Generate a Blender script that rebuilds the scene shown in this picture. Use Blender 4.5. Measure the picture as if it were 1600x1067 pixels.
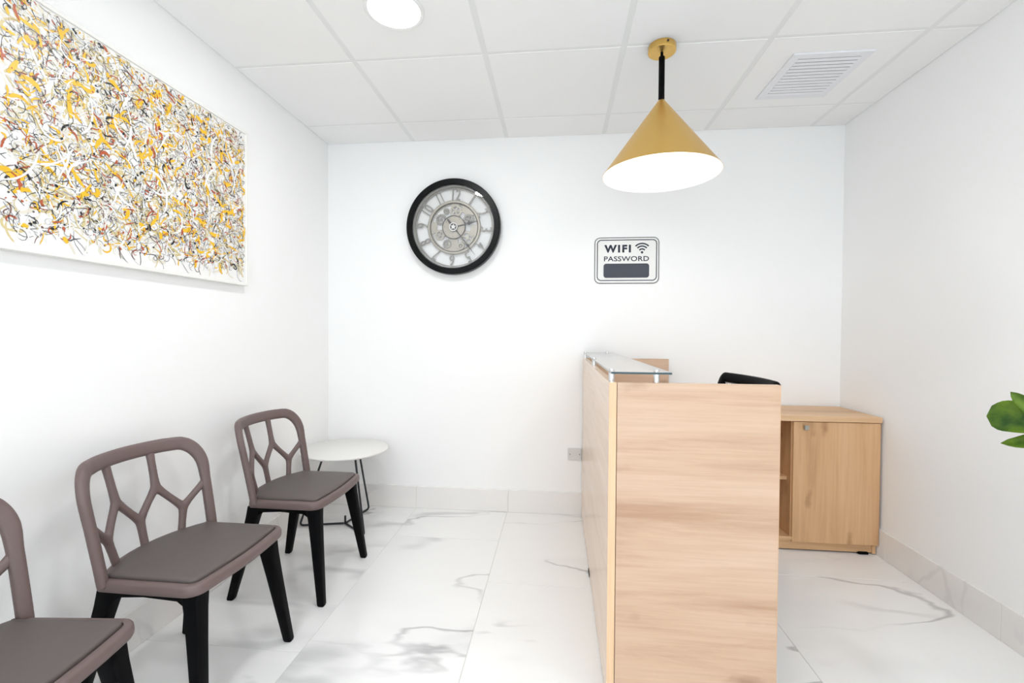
import bpy, bmesh, math, random
from mathutils import Vector, Matrix, Quaternion

for o in list(bpy.data.objects):
    bpy.data.objects.remove(o)
S = bpy.context.scene
COL = S.collection
R = math.radians

# ------------------------------------------------------------------ camera
W, H = 3.1635, 2.3608            # room width, ceiling height
YF = -5.2                        # front wall, behind the camera
def make_camera():
    yaw, pit, rol, f = 0.1006, 0.0178, 0.0061, 704.7
    cy, sy, cp, sp, cr, sr = math.cos(yaw), math.sin(yaw), math.cos(pit), math.sin(pit), math.cos(rol), math.sin(rol)
    fx, rt, up = Vector((-sy, cy, 0)), Vector((cy, sy, 0)), Vector((0, 0, 1))
    F = fx * cp - up * sp
    U = up * cp + fx * sp
    R2 = rt * cr + U * sr
    U2 = U * cr - rt * sr
    cd = bpy.data.cameras.new('camera')
    cd.sensor_width = 36
    cd.lens = f * 36 / 1600
    cd.clip_start = 0.02
    c = bpy.data.objects.new('camera', cd)
    COL.objects.link(c)
    m = Matrix((R2, U2, -F)).transposed().to_4x4()
    m.translation = (1.5034, -2.8356, 1.1336)
    c.matrix_world = m
    S.camera = c
make_camera()

# ------------------------------------------------------------------ world, light, exposure
wd = bpy.data.worlds.new('overcast_sky')
S.world = wd
wd.use_nodes = True
bg = wd.node_tree.nodes['Background']
bg.inputs[0].default_value = (0.875, 0.942, 1.0, 1)
bg.inputs[1].default_value = 6.6
S.view_settings.view_transform = 'Standard'
S.view_settings.look = 'None'
S.view_settings.gamma = 1
S.view_settings.use_curve_mapping = False
S.view_settings.exposure = -0.84
DOWNLIGHT_W = 12.5
PENDANT_W = 4.0
S.cycles.max_bounces = 10
S.cycles.diffuse_bounces = 7
S.cycles.transparent_max_bounces = 16
S.cycles.sample_clamp_indirect = 6
S.cycles.caustics_reflective = False
S.cycles.caustics_refractive = False
S.cycles.use_denoising = True
S.cycles.use_adaptive_sampling = True
S.cycles.adaptive_threshold = 0.04
# portal in the added window opening (guides daylight sampling only)
pl = bpy.data.lights.new('window_portal', 'AREA')
pl.shape = 'RECTANGLE'
pl.size, pl.size_y = 2.7, 2.1
pl.cycles.is_portal = True
po = bpy.data.objects.new('window_portal', pl)
po.location = (W / 2, YF + 0.06, 1.15)
po.rotation_euler = (R(90), 0, 0)
COL.objects.link(po)

# ------------------------------------------------------------------ materials
def nmat(name):
    m = bpy.data.materials.new(name)
    m.use_nodes = True
    n = m.node_tree.nodes
    return m, n, m.node_tree.links, n['Principled BSDF']

def plain(name, col, rough=0.5, metal=0.0, spec=0.5, bump=0.0, bscale=200, var=0.03, coat=0.0):
    """principled with a slight procedural tone variation and optional fine bump"""
    m, n, l, b = nmat(name)
    tc = n.new('ShaderNodeTexCoord')
    nz = n.new('ShaderNodeTexNoise'); nz.inputs['Scale'].default_value = 6; nz.inputs['Detail'].default_value = 4
    l.new(tc.outputs['Object'], nz.inputs['Vector'])
    mx = n.new('ShaderNodeMix'); mx.data_type = 'RGBA'
    mx.inputs['A'].default_value = (*[max(0, c * (1 - var)) for c in col], 1)
    mx.inputs['B'].default_value = (*[min(1, c * (1 + var)) for c in col], 1)
    l.new(nz.outputs['Fac'], mx.inputs['Factor'])
    l.new(mx.outputs['Result'], b.inputs['Base Color'])
    b.inputs['Roughness'].default_value = rough
    b.inputs['Metallic'].default_value = metal
    b.inputs['Specular IOR Level'].default_value = spec
    b.inputs['Coat Weight'].default_value = coat
    if bump:
        n2 = n.new('ShaderNodeTexNoise'); n2.inputs['Scale'].default_value = bscale; n2.inputs['Detail'].default_value = 3
        l.new(tc.outputs['Object'], n2.inputs['Vector'])
        bp = n.new('ShaderNodeBump'); bp.inputs['Strength'].default_value = bump; bp.inputs['Distance'].default_value = 0.001
        l.new(n2.outputs['Fac'], bp.inputs['Height'])
        l.new(bp.outputs['Normal'], b.inputs['Normal'])
    return m

def emit(name, col, strength):
    m, n, l, b = nmat(name)
    b.inputs['Base Color'].default_value = (*col, 1)
    b.inputs['Emission Color'].default_value = (*col, 1)
    b.inputs['Emission Strength'].default_value = strength
    return m

def glass(name, tint=(1, 1, 1), ior=1.5, rough=0.0):
    m, n, l, b = nmat(name)
    n.remove(b)
    out = n['Material Output']
    tr = n.new('ShaderNodeBsdfTransparent'); tr.inputs['Color'].default_value = (*tint, 1)
    gl = n.new('ShaderNodeBsdfGlossy'); gl.inputs['Color'].default_value = (1, 1, 1, 1); gl.inputs['Roughness'].default_value = rough
    mx = n.new('ShaderNodeMixShader')
    lw = n.new('ShaderNodeLayerWeight'); lw.inputs['Blend'].default_value = 0.5
    pw = n.new('ShaderNodeMath'); pw.operation = 'POWER'; pw.inputs[1].default_value = 4.5
    l.new(lw.outputs['Facing'], pw.inputs[0])
    ml = n.new('ShaderNodeMath'); ml.operation = 'MULTIPLY_ADD'; ml.inputs[1].default_value = 0.96; ml.inputs[2].default_value = 0.04
    l.new(pw.outputs[0], ml.inputs[0])
    l.new(ml.outputs[0], mx.inputs['Fac'])
    l.new(tr.outputs[0], mx.inputs[1]); l.new(gl.outputs[0], mx.inputs[2])
    l.new(mx.outputs[0], out.inputs['Surface'])
    return m

def wood(name, grain, light, mid, dark, rough=0.35, knots=1.0, seed=0.0, contrast=1.0, spec=0.5):
    m, n, l, b = nmat(name)
    tc = n.new('ShaderNodeTexCoord')
    oi = n.new('ShaderNodeObjectInfo')
    off = n.new('ShaderNodeVectorMath'); off.operation = 'ADD'
    sc = n.new('ShaderNodeMath'); sc.operation = 'MULTIPLY_ADD'; sc.inputs[1].default_value = 9.0; sc.inputs[2].default_value = seed
    l.new(oi.outputs['Random'], sc.inputs[0])
    l.new(tc.outputs['Object'], off.inputs[0]); l.new(sc.outputs[0], off.inputs[1])
    def stretched(along, across):
        mp = n.new('ShaderNodeMapping')
        v = [across] * 3; v['XYZ'.index(grain)] = along
        mp.inputs['Scale'].default_value = v
        l.new(off.outputs[0], mp.inputs['Vector'])
        return mp.outputs[0]
    def noise(vec, scale, detail, dist=0.0, rgh=0.55):
        t = n.new('ShaderNodeTexNoise'); t.inputs['Scale'].default_value = scale; t.inputs['Detail'].default_value = detail
        t.inputs['Distortion'].default_value = dist; t.inputs['Roughness'].default_value = rgh
        l.new(vec, t.inputs['Vector']); return t.outputs['Fac']
    big = noise(stretched(0.55, 8.0), 1.0, 6, 0.5, 0.66)
    r1 = n.new('ShaderNodeValToRGB')
    r1.color_ramp.elements[0].position = 0.5 - 0.2 / contrast; r1.color_ramp.elements[0].color = (*dark, 1)
    r1.color_ramp.elements[1].position = 0.5 + 0.18 / contrast; r1.color_ramp.elements[1].color = (*light, 1)
    e = r1.color_ramp.elements.new(0.5); e.color = (*mid, 1)
    l.new(big, r1.inputs['Fac'])
    fine = noise(stretched(3.0, 90.0), 1.0, 4, 0.2, 0.6)
    r2 = n.new('ShaderNodeValToRGB')
    r2.color_ramp.elements[0].position = 0.3; r2.color_ramp.elements[0].color = (0.90, 0.855, 0.82, 1)
    r2.color_ramp.elements[1].position = 0.6; r2.color_ramp.elements[1].color = (1.03, 1.03, 1.03, 1)
    l.new(fine, r2.inputs['Fac'])
    mx = n.new('ShaderNodeMix'); mx.data_type = 'RGBA'; mx.blend_type = 'MULTIPLY'; mx.inputs['Factor'].default_value = 0.7
    l.new(r1.outputs['Color'], mx.inputs['A']); l.new(r2.outputs['Color'], mx.inputs['B'])
    # knots
    vo = n.new('ShaderNodeTexVoronoi'); vo.inputs['Scale'].default_value = 1.0; vo.inputs['Randomness'].default_value = 1.0
    dv = n.new('ShaderNodeVectorMath'); dv.operation = 'ADD'
    dn = n.new('ShaderNodeTexNoise'); dn.inputs['Scale'].default_value = 14
    l.new(off.outputs[0], dn.inputs['Vector'])
    ds = n.new('ShaderNodeVectorMath'); ds.operation = 'SCALE'; ds.inputs['Scale'].default_value = 0.35
    l.new(dn.outputs['Color'], ds.inputs[0])
    l.new(stretched(3.0, 9.0), dv.inputs[0]); l.new(ds.outputs[0], dv.inputs[1])
    l.new(dv.outputs[0], vo.inputs['Vector'])
    r3 = n.new('ShaderNodeValToRGB')
    r3.color_ramp.elements[0].position = 0.02; r3.color_ramp.elements[0].color = (1, 1, 1, 1)
    r3.color_ramp.elements[1].position = 0.21; r3.color_ramp.elements[1].color = (0, 0, 0, 1)
    l.new(vo.outputs['Distance'], r3.inputs['Fac'])
    kf = n.new('ShaderNodeMath'); kf.operation = 'MULTIPLY'; kf.inputs[1].default_value = 0.7 * knots
    l.new(r3.outputs['Color'], kf.inputs[0])
    mk = n.new('ShaderNodeMix'); mk.data_type = 'RGBA'
    mk.inputs['B'].default_value = (dark[0] * .62, dark[1] * .52, dark[2] * .45, 1)
    l.new(kf.outputs[0], mk.inputs['Factor']); l.new(mx.outputs['Result'], mk.inputs['A'])
    l.new(mk.outputs['Result'], b.inputs['Base Color'])
    b.inputs['Roughness'].default_value = rough
    b.inputs['Specular IOR Level'].default_value = spec
    bp = n.new('ShaderNodeBump'); bp.inputs['Strength'].default_value = 0.06; bp.inputs['Distance'].default_value = 0.001
    l.new(fine, bp.inputs['Height']); l.new(bp.outputs['Normal'], b.inputs['Normal'])
    return m

def marble(name, base, vein, rough, amount=1.0):
    m, n, l, b = nmat(name)
    tc = n.new('ShaderNodeTexCoord')
    oi = n.new('ShaderNodeObjectInfo')
    sc = n.new('ShaderNodeMath'); sc.operation = 'MULTIPLY'; sc.inputs[1].default_value = 31.0
    l.new(oi.outputs['Random'], sc.inputs[0])
    off = n.new('ShaderNodeVectorMath'); off.operation = 'ADD'
    l.new(tc.outputs['Object'], off.inputs[0]); l.new(sc.outputs[0], off.inputs[1])
    mp = n.new('ShaderNodeMapping'); mp.inputs['Rotation'].default_value = (0, 0, R(-33)); mp.inputs['Scale'].default_value = (0.75, 2.2, 1)
    l.new(off.outputs[0], mp.inputs['Vector'])
    def noise(vec, scale, detail, dist=0.0, rgh=0.5):
        t = n.new('ShaderNodeTexNoise'); t.inputs['Scale'].default_value = scale; t.inputs['Detail'].default_value = detail
        t.inputs['Distortion'].default_value = dist; t.inputs['Roughness'].default_value = rgh
        l.new(vec, t.inputs['Vector']); return t.outputs['Fac']
    def ridge(fac, w):
        s = n.new('ShaderNodeMath'); s.operation = 'SUBTRACT'; s.inputs[1].default_value = 0.5
        l.new(fac, s.inputs[0])
        a = n.new('ShaderNodeMath'); a.operation = 'ABSOLUTE'; l.new(s.outputs[0], a.inputs[0])
        r = n.new('ShaderNodeMapRange'); r.interpolation_type = 'SMOOTHSTEP'
        r.inputs['From Min'].default_value = 0.0; r.inputs['From Max'].default_value = w
        r.inputs['To Min'].default_value = 1.0; r.inputs['To Max'].default_value = 0.0
        l.new(a.outputs[0], r.inputs['Value']); return r.outputs[0]
    def mask(fac, lo, hi):
        r = n.new('ShaderNodeMapRange'); r.interpolation_type = 'SMOOTHSTEP'
        r.inputs['From Min'].default_value = lo; r.inputs['From Max'].default_value = hi
        l.new(fac, r.inputs['Value']); return r.outputs[0]
    def mul(a, b_):
        k = n.new('ShaderNodeMath'); k.operation = 'MULTIPLY'
        l.new(a, k.inputs[0])
        if isinstance(b_, float): k.inputs[1].default_value = b_
        else: l.new(b_, k.inputs[1])
        return k.outputs[0]
    def add(a, b_):
        k = n.new('ShaderNodeMath'); k.operation = 'ADD'; k.use_clamp = True
        l.new(a, k.inputs[0]); l.new(b_, k.inputs[1]); return k.outputs[0]
    v1 = mul(ridge(noise(mp.outputs[0], 0.95, 5, 0.25, 0.42), 0.011), mask(noise(mp.outputs[0], 1.0, 2), 0.46, 0.58))
    v2 = mul(ridge(noise(mp.outputs[0], 0.8, 4, 0.2, 0.42), 0.035), mask(noise(off.outputs[0], 1.6, 2), 0.50, 0.64))
    cl = mul(mask(noise(mp.outputs[0], 2.0, 5), 0.45, 0.8), 0.10)
    tot = add(add(mul(v1, 0.75), mul(v2, 0.5)), cl)
    tot = mul(tot, float(amount))
    mx = n.new('ShaderNodeMix'); mx.data_type = 'RGBA'
    mx.inputs['A'].default_value = (*base, 1); mx.inputs['B'].default_value = (*vein, 1)
    l.new(tot, mx.inputs['Factor'])
    l.new(mx.outputs['Result'], b.inputs['Base Color'])
    b.inputs['Roughness'].default_value = rough
    return m

M = {}
M['wall'] = plain('white_wall_paint', (0.90, 0.902, 0.90), 0.75, spec=0.3, bump=0.08, bscale=350, var=0.006)
M['ceil'] = plain('ceiling_tile_white', (0.885, 0.887, 0.885), 0.9, spec=0.2, bump=0.1, bscale=500, var=0.008)
M['tee'] = plain('ceiling_grid_grey', (0.80, 0.81, 0.805), 0.6, spec=0.3, var=0.01)
M['grout'] = plain('grout', (0.62, 0.61, 0.59), 0.8)
M['marble'] = marble('polished_marble', (0.88, 0.882, 0.878), (0.44, 0.44, 0.45), 0.14)
M['skirt'] = marble('skirting_tile', (0.83, 0.815, 0.80), (0.60, 0.59, 0.59), 0.22, 0.4)
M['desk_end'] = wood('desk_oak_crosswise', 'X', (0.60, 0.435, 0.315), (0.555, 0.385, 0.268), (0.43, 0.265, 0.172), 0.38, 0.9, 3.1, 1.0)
M['desk_side'] = wood('desk_oak_lengthwise', 'Y', (0.74, 0.565, 0.42), (0.70, 0.51, 0.365), (0.62, 0.43, 0.29), 0.16, 0.3, 5.7, 0.7)  # same oak made paler: grazing sheen put into the colour
M['edge'] = wood('oak_edge_band', 'Z', (0.74, 0.53, 0.34), (0.72, 0.50, 0.31), (0.67, 0.45, 0.27), 0.4, 0.0, 1.0)
M['cab_v'] = wood('cabinet_oak_upright', 'Z', (0.70, 0.455, 0.255), (0.63, 0.385, 0.20), (0.47, 0.265, 0.13), 0.4, 1.1, 8.3)
M['cab_h'] = wood('cabinet_oak_crosswise', 'X', (0.71, 0.475, 0.28), (0.64, 0.405, 0.22), (0.50, 0.30, 0.155), 0.4, 0.4, 2.2)
M['taupe'] = plain('taupe_plastic', (0.140, 0.098, 0.092), 0.45, bump=0.05, bscale=900, var=0.04)
M['pad'] = plain('grey_vinyl_pad', (0.100, 0.082, 0.078), 0.55, bump=0.12, bscale=700, var=0.05)
M['black'] = plain('black_plastic', (0.003, 0.003, 0.0035), 0.5, spec=0.06, var=0.1)
M['blackgloss'] = plain('black_gloss', (0.004, 0.004, 0.0045), 0.3, spec=0.15, var=0.1)
M['wire'] = plain('navy_black_wire', (0.008, 0.010, 0.016), 0.4, var=0.1)
M['white_top'] = plain('white_laminate', (0.78, 0.77, 0.745), 0.4, var=0.01)
M['brass'] = plain('brushed_brass', (0.72, 0.46, 0.13), 0.34, metal=0.85, bump=0.05, bscale=300, var=0.05)
M['lampwhite'] = plain('lamp_inner_white', (0.92, 0.92, 0.92), 0.5, var=0.005)
M['chrome'] = plain('satin_chrome', (0.72, 0.72, 0.72), 0.2, metal=1.0, var=0.02)
M['knob'] = plain('brushed_nickel', (0.42, 0.41, 0.37), 0.4, metal=0.8, var=0.04)
M['glass'] = glass('clear_glass')
M['shelfglass'] = glass('counter_glass', (0.95, 0.975, 0.97), 1.9)
M['glassedge'] = plain('glass_edge_green', (0.004, 0.035, 0.045), 0.12, var=0.1)
M['bulb'] = emit('bulb_glow', (1.0, 0.99, 0.97), 30.0)
M['diffuser'] = emit('downlight_diffuser', (1.0, 1.0, 1.0), 12.0)
M['trimwhite'] = plain('white_trim', (0.80, 0.80, 0.80), 0.5, var=0.01)
M['vent'] = plain('vent_white', (0.80, 0.81, 0.84), 0.5, var=0.01)
M['ventshade'] = plain('vent_gap_shade', (0.10, 0.105, 0.115), 0.8)  # dark tone stands in for shade between the vent slats
M['plate'] = plain('socket_plate', (0.66, 0.66, 0.65), 0.4, metal=0.0, var=0.02)
M['dark'] = plain('dark_slot', (0.02, 0.02, 0.02), 0.6)
M['signwhite'] = plain('sign_enamel', (0.80, 0.80, 0.78), 0.35, var=0.02)
M['navy'] = plain('sign_navy', (0.014, 0.020, 0.042), 0.4, var=0.1)
M['slate'] = plain('sign_slate', (0.036, 0.041, 0.060), 0.5, var=0.12)
M['worn'] = plain('worn_edge', (0.05, 0.045, 0.05), 0.6, var=0.6)
M['gunmetal'] = plain('aged_pewter', (0.27, 0.26, 0.24), 0.45, metal=0.35, bump=0.1, bscale=250, var=0.12)
M['champagne'] = plain('champagne_metal', (0.42, 0.395, 0.34), 0.4, metal=0.4, bump=0.08, bscale=300, var=0.08)
M['silver'] = plain('silver_rim', (0.55, 0.55, 0.54), 0.3, metal=0.8, var=0.03)
M['hand'] = plain('dark_hand', (0.06, 0.055, 0.06), 0.4, metal=0.3, var=0.1)
M['canvas'] = plain('white_canvas', (0.84, 0.835, 0.82), 0.6, bump=0.15, bscale=600, var=0.015)
M['frame'] = plain('white_frame', (0.84, 0.83, 0.80), 0.5, var=0.01)
M['mesh'] = plain('grey_mesh', (0.30, 0.30, 0.31), 0.8, var=0.1)
M['pot'] = plain('grey_planter', (0.30, 0.295, 0.285), 0.6, bump=0.1, bscale=80, var=0.05)
M['soil'] = plain('soil', (0.03, 0.02, 0.014), 0.9, bump=0.6, bscale=120, var=0.4)
M['stem'] = plain('brown_stem', (0.10, 0.055, 0.03), 0.7, var=0.2)
M['alu'] = plain('window_aluminium', (0.55, 0.55, 0.55), 0.4, metal=0.6)
def leafmat():
    m, n, l, b = nmat('leaf_green')
    tc = n.new('ShaderNodeTexCoord')
    nz = n.new('ShaderNodeTexNoise'); nz.inputs['Scale'].default_value = 22; nz.inputs['Detail'].default_value = 4
    l.new(tc.outputs['Object'], nz.inputs['Vector'])
    r = n.new('ShaderNodeValToRGB')
    r.color_ramp.elements[0].position = 0.32; r.color_ramp.elements[0].color = (0.030, 0.105, 0.008, 1)
    r.color_ramp.elements[1].position = 0.62; r.color_ramp.elements[1].color = (0.20, 0.33, 0.022, 1)
    l.new(nz.outputs['Fac'], r.inputs['Fac']); l.new(r.outputs['Color'], b.inputs['Base Color'])
    b.inputs['Roughness'].default_value = 0.38
    return m
M['leaf'] = leafmat()

# ------------------------------------------------------------------ geometry helpers
def link(o, parent=None):
    COL.objects.link(o)
    if parent is not None:
        o.parent = parent
    return o

def obj(name, bm, mat, parent=None, smooth=False, loc=None, rot=None, angle=None):
    me = bpy.data.meshes.new(name)
    bmesh.ops.recalc_face_normals(bm, faces=bm.faces[:])
    bm.to_mesh(me); bm.free()
    for mm in (mat if isinstance(mat, (list, tuple)) else [mat]):
        me.materials.append(mm)
    if smooth:
        for p in me.polygons: p.use_smooth = True
        if angle is not None:
            me.set_sharp_from_angle(angle=R(angle))
    o = bpy.data.objects.new(name, me)
    link(o, parent)
    if loc is not None: o.location = loc
    if rot is not None: o.rotation_euler = rot
    return o

def share(src, name, parent, loc=None, rot=None):
    o = bpy.data.objects.new(name, src.data)
    link(o, parent)
    if loc is not None: o.location = loc
    if rot is not None: o.rotation_euler = rot
    return o

def thing(name, label, cat, loc=(0, 0, 0), rz=0.0, group=None):
    o = bpy.data.objects.new(name, None)
    o.empty_display_size = 0.05
    link(o)
    o.location = loc; o.rotation_euler = (0, 0, rz)
    return tag(o, label, cat, group)

def tag(o, label, cat, group=None):
    o['label'] = label; o['category'] = cat
    if group: o['group'] = group
    return o

def struct(o, label):
    o['kind'] = 'structure'; o['label'] = label
    return o

def root(name, label, loc=(0, 0, 0)):
    o = bpy.data.objects.new(name, None); link(o); o.location = loc
    return struct(o, label)

def bx(lo, hi, bevel=0.0, seg=2, bm=None):
    bm = bm or bmesh.new()
    r = bmesh.ops.create_cube(bm, size=1.0)
    c = [(a + b) / 2 for a, b in zip(lo, hi)]; s = [abs(b - a) for a, b in zip(lo, hi)]
    for v in r['verts']:
        v.co = Vector((c[0] + v.co.x * s[0], c[1] + v.co.y * s[1], c[2] + v.co.z * s[2]))
    if bevel:
        vs = set(r['verts'])
        es = [e for e in bm.edges if e.verts[0] in vs and e.verts[1] in vs]
        bmesh.ops.bevel(bm, geom=es, offset=bevel, segments=seg, profile=0.5, affect='EDGES')
    return bm

def loft(rings, bm=None, cap=True, closed=False):
    """rings: list of lists of points (same count)"""
    bm = bm or bmesh.new()
    vr = [[bm.verts.new(p) for p in r] for r in rings]
    k = len(vr[0])
    pairs = list(zip(vr[:-1], vr[1:])) + ([(vr[-1], vr[0])] if closed else [])
    for a, b in pairs:
        for i in range(k):
            j = (i + 1) % k
            bm.faces.new((a[i], a[j], b[j], b[i]))
    if cap and not closed:
        bm.faces.new(list(reversed(vr[0]))); bm.faces.new(vr[-1])
    return bm

def lathe(prof, seg=48, bm=None, c=(0, 0, 0), cap=True):
    """prof: (radius, z) list, around +Z"""
    rings = []
    for r, z in prof:
        rings.append([(c[0] + r * math.cos(2 * math.pi * i / seg), c[1] + r * math.sin(2 * math.pi * i / seg), c[2] + z) for i in range(seg)])
    return loft(rings, bm, cap)

def ringlathe(prof, seg=64, bm=None, c=(0, 0, 0)):
    rings = []
    for r, z in prof:
        rings.append([(c[0] + r * math.cos(2 * math.pi * i / seg), c[1] + r * math.sin(2 * math.pi * i / seg), c[2] + z) for i in range(seg)])
    return loft(rings, bm, closed=True)

def sweep(pts, rad, seg=10, bm=None, normal=None, closed=False, pw=2.0):
    """sweep an elliptical section; rad: (a along side, b along normal) or list thereof; normal: vector or list"""
    pts = [Vector(p) for p in pts]
    n = len(pts)
    rings = []
    prevn = None
    for i, p in enumerate(pts):
        if closed:
            t = (pts[(i + 1) % n] - pts[i - 1])
        else:
            t = pts[min(i + 1, n - 1)] - pts[max(i - 1, 0)]
        t.normalize()
        if normal is not None:
            nn = Vector(normal[i] if isinstance(normal, list) else normal)
        else:
            nn = prevn or (Vector((0, 0, 1)) if abs(t.z) < 0.9 else Vector((1, 0, 0)))
        nn = (nn - t * nn.dot(t)).normalized()
        prevn = nn
        s = t.cross(nn)
        a, b = rad[i] if isinstance(rad, list) else (rad if isinstance(rad, tuple) else (rad, rad))
        ring = []
        for k in range(seg):
            th = 2 * math.pi * k / seg
            cx, cy = math.cos(th), math.sin(th)
            cx = math.copysign(abs(cx) ** (2 / pw), cx); cy = math.copysign(abs(cy) ** (2 / pw), cy)
            ring.append(p + s * (a * cx) + nn * (b * cy))
        rings.append(ring)
    return loft(rings, bm, True, closed)

def prism(poly, lo, hi, axis='z', bm=None, bevel=0.0, seg=2):
    """extrude a 2-D polygon; axis z: (x,y); y: (x,z); x: (y,z)"""
    bm = bm or bmesh.new()
    def P(a, b, h):
        return {'z': (a, b, h), 'y': (a, h, b), 'x': (h, a, b)}[axis]
    v0 = [bm.verts.new(P(a, b, lo)) for a, b in poly]
    v1 = [bm.verts.new(P(a, b, hi)) for a, b in poly]
    k = len(poly)
    f0 = bm.faces.new(v0); f1 = bm.faces.new(list(reversed(v1)))
    for i in range(k):
        bm.faces.new((v0[i], v0[(i + 1) % k], v1[(i + 1) % k], v1[i]))
    if bevel:
        bmesh.ops.bevel(bm, geom=list(f0.edges) + list(f1.edges), offset=bevel, segments=seg, profile=0.5, affect='EDGES')
    return bm

def rrect(x0, x1, y0, y1, r, n=6):
    out = []
    for cx, cy, a0 in ((x1 - r, y1 - r, 0), (x0 + r, y1 - r, 90), (x0 + r, y0 + r, 180), (x1 - r, y0 + r, 270)):
        for i in range(n + 1):
            a = R(a0 + 90 * i / n)
            out.append((cx + r * math.cos(a), cy + r * math.sin(a)))
    return out

def fillet(poly, rads, n=5):
    """round the corners of a closed 2-D polygon"""
    out = []
    k = len(poly)
    for i in range(k):
        p0, p, p1 = Vector(poly[i - 1]), Vector(poly[i]), Vector(poly[(i + 1) % k])
        r = rads[i] if isinstance(rads, (list, tuple)) else rads
        if r <= 0:
            out.append(tuple(p)); continue
        d0, d1 = (p0 - p).normalized(), (p1 - p).normalized()
        a = p + d0 * r; b = p + d1 * r
        for j in range(n + 1):
            t = j / n
            q = a * (1 - t) ** 2 + p * 2 * t * (1 - t) + b * t * t
            out.append(tuple(q))
    return out

def annulus(outer, inner, lo, hi, axis='y', bm=None):
    """frame between two polygons of the same count, extruded"""
    bm = bm or bmesh.new()
    def P(a, b, h):
        return {'z': (a, b, h), 'y': (a, h, b), 'x': (h, a, b)}[axis]
    A = [[bm.verts.new(P(a, b, h)) for a, b in pl] for pl in (outer, inner) for h in (lo, hi)]
    ol, oh, il, ih = A
    k = len(outer)
    for i in range(k):
        j = (i + 1) % k
        bm.faces.new((ol[i], ol[j], oh[j], oh[i])); bm.faces.new((il[i], ih[i], ih[j], il[j]))
        bm.faces.new((oh[i], oh[j], ih[j], ih[i])); bm.faces.new((ol[i], il[i], il[j], ol[j]))
    return bm

def text_bm(s, x0, x1, z0, z1, y, depth, bold=0.0, spacing=1.0):
    """lettering fitted in a box of the XZ plane, facing -Y"""
    cu = bpy.data.curves.new('t', 'FONT')
    cu.body = s; cu.offset = bold; cu.space_character = spacing; cu.resolution_u = 4
    o = bpy.data.objects.new('t', cu); COL.objects.link(o)
    bpy.context.view_layer.update()
    dg = bpy.context.evaluated_depsgraph_get()
    me = bpy.data.meshes.new_from_object(o.evaluated_get(dg))
    bm = bmesh.new(); bm.from_mesh(me)
    bpy.data.objects.remove(o); bpy.data.curves.remove(cu); bpy.data.meshes.remove(me)
    xs = [v.co.x for v in bm.verts]; ys = [v.co.y for v in bm.verts]
    a, b, c, d = min(xs), max(xs), min(ys), max(ys)
    for v in bm.verts:
        v.co = Vector((x0 + (v.co.x - a) / (b - a) * (x1 - x0), y, z0 + (v.co.y - c) / (d - c) * (z1 - z0)))
    r = bmesh.ops.extrude_face_region(bm, geom=bm.faces[:])
    for v in [g for g in r['geom'] if isinstance(g, bmesh.types.BMVert)]:
        v.co.y -= depth
    return bm

def fuse(name, bm, mat, voxel, iters, parent):
    """melt overlapping tubes into one moulded surface"""
    me = bpy.data.meshes.new('tmp'); bmesh.ops.recalc_face_normals(bm, faces=bm.faces[:]); bm.to_mesh(me); bm.free()
    o = bpy.data.objects.new('tmp', me); COL.objects.link(o)
    md = o.modifiers.new('r', 'REMESH'); md.mode = 'VOXEL'; md.voxel_size = voxel
    sm = o.modifiers.new('s', 'SMOOTH'); sm.factor = 0.5; sm.iterations = iters
    bpy.context.view_layer.update()
    dg = bpy.context.evaluated_depsgraph_get()
    m2 = bpy.data.meshes.new_from_object(o.evaluated_get(dg)); m2.name = name
    bpy.data.objects.remove(o); bpy.data.meshes.remove(me)
    m2.materials.clear(); m2.materials.append(mat)
    for p in m2.polygons: p.use_smooth = True
    return link(bpy.data.objects.new(name, m2), parent)

def copy_tree(o, parent=None):
    c = o.copy(); COL.objects.link(c); c.parent = parent
    for ch in o.children: copy_tree(ch, c)
    return c

# ------------------------------------------------------------------ room shell
T = 0.12
struct(obj('wall_back', bx((-T, 0, -0.1), (W + T, T, 2.75)), M['wall']), 'plain white back wall behind the reception desk')
struct(obj('wall_left', bx((-T, YF, -0.1), (0, 0, 2.75)), M['wall']), 'white left wall behind the row of chairs')
struct(obj('wall_right', bx((W, YF, -0.1), (W + T, 0, 2.75)), M['wall']), 'white right wall beside the low cabinet')
WX0, WX1, WZ0, WZ1 = 0.22, W - 0.22, 0.10, 2.20
wf = bx((-T, YF - T, -0.1), (WX0, YF, 2.75))
bx((WX1, YF - T, -0.1), (W + T, YF, 2.75), bm=wf)
bx((WX0, YF - T, WZ1), (WX1, YF, 2.75), bm=wf)
bx((WX0, YF - T, -0.1), (WX1, YF, WZ0), bm=wf)
struct(obj('wall_front', wf, M['wall']), 'white front wall with an opening for the added window')
win = root('added_window_1', 'added unseen wide aluminium framed window that lets daylight in', (0, YF - 0.06, 0))  # unseen window, added so daylight enters from behind the camera
obj('window_frame', annulus([(WX0, WZ0), (WX1, WZ0), (WX1, WZ1), (WX0, WZ1)], [(WX0 + .05, WZ0 + .05), (WX1 - .05, WZ0 + .05), (WX1 - .05, WZ1 - .05), (WX0 + .05, WZ1 - .05)], -0.03, 0.03), M['alu'], win)
third = (WX1 - WX0) / 3
for k in (1, 2):
    obj('mullion', bx((WX0 + third * k - .02, -0.025, WZ0 + .05), (WX0 + third * k + .02, 0.025, WZ1 - .05)), M['alu'], win)
for k in range(3):
    obj('pane', bx((WX0 + third * k + .03, -0.004, WZ0 + .04), (WX0 + third * (k + 1) - .03, 0.004, WZ1 - .04)), M['glass'], win)

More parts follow.
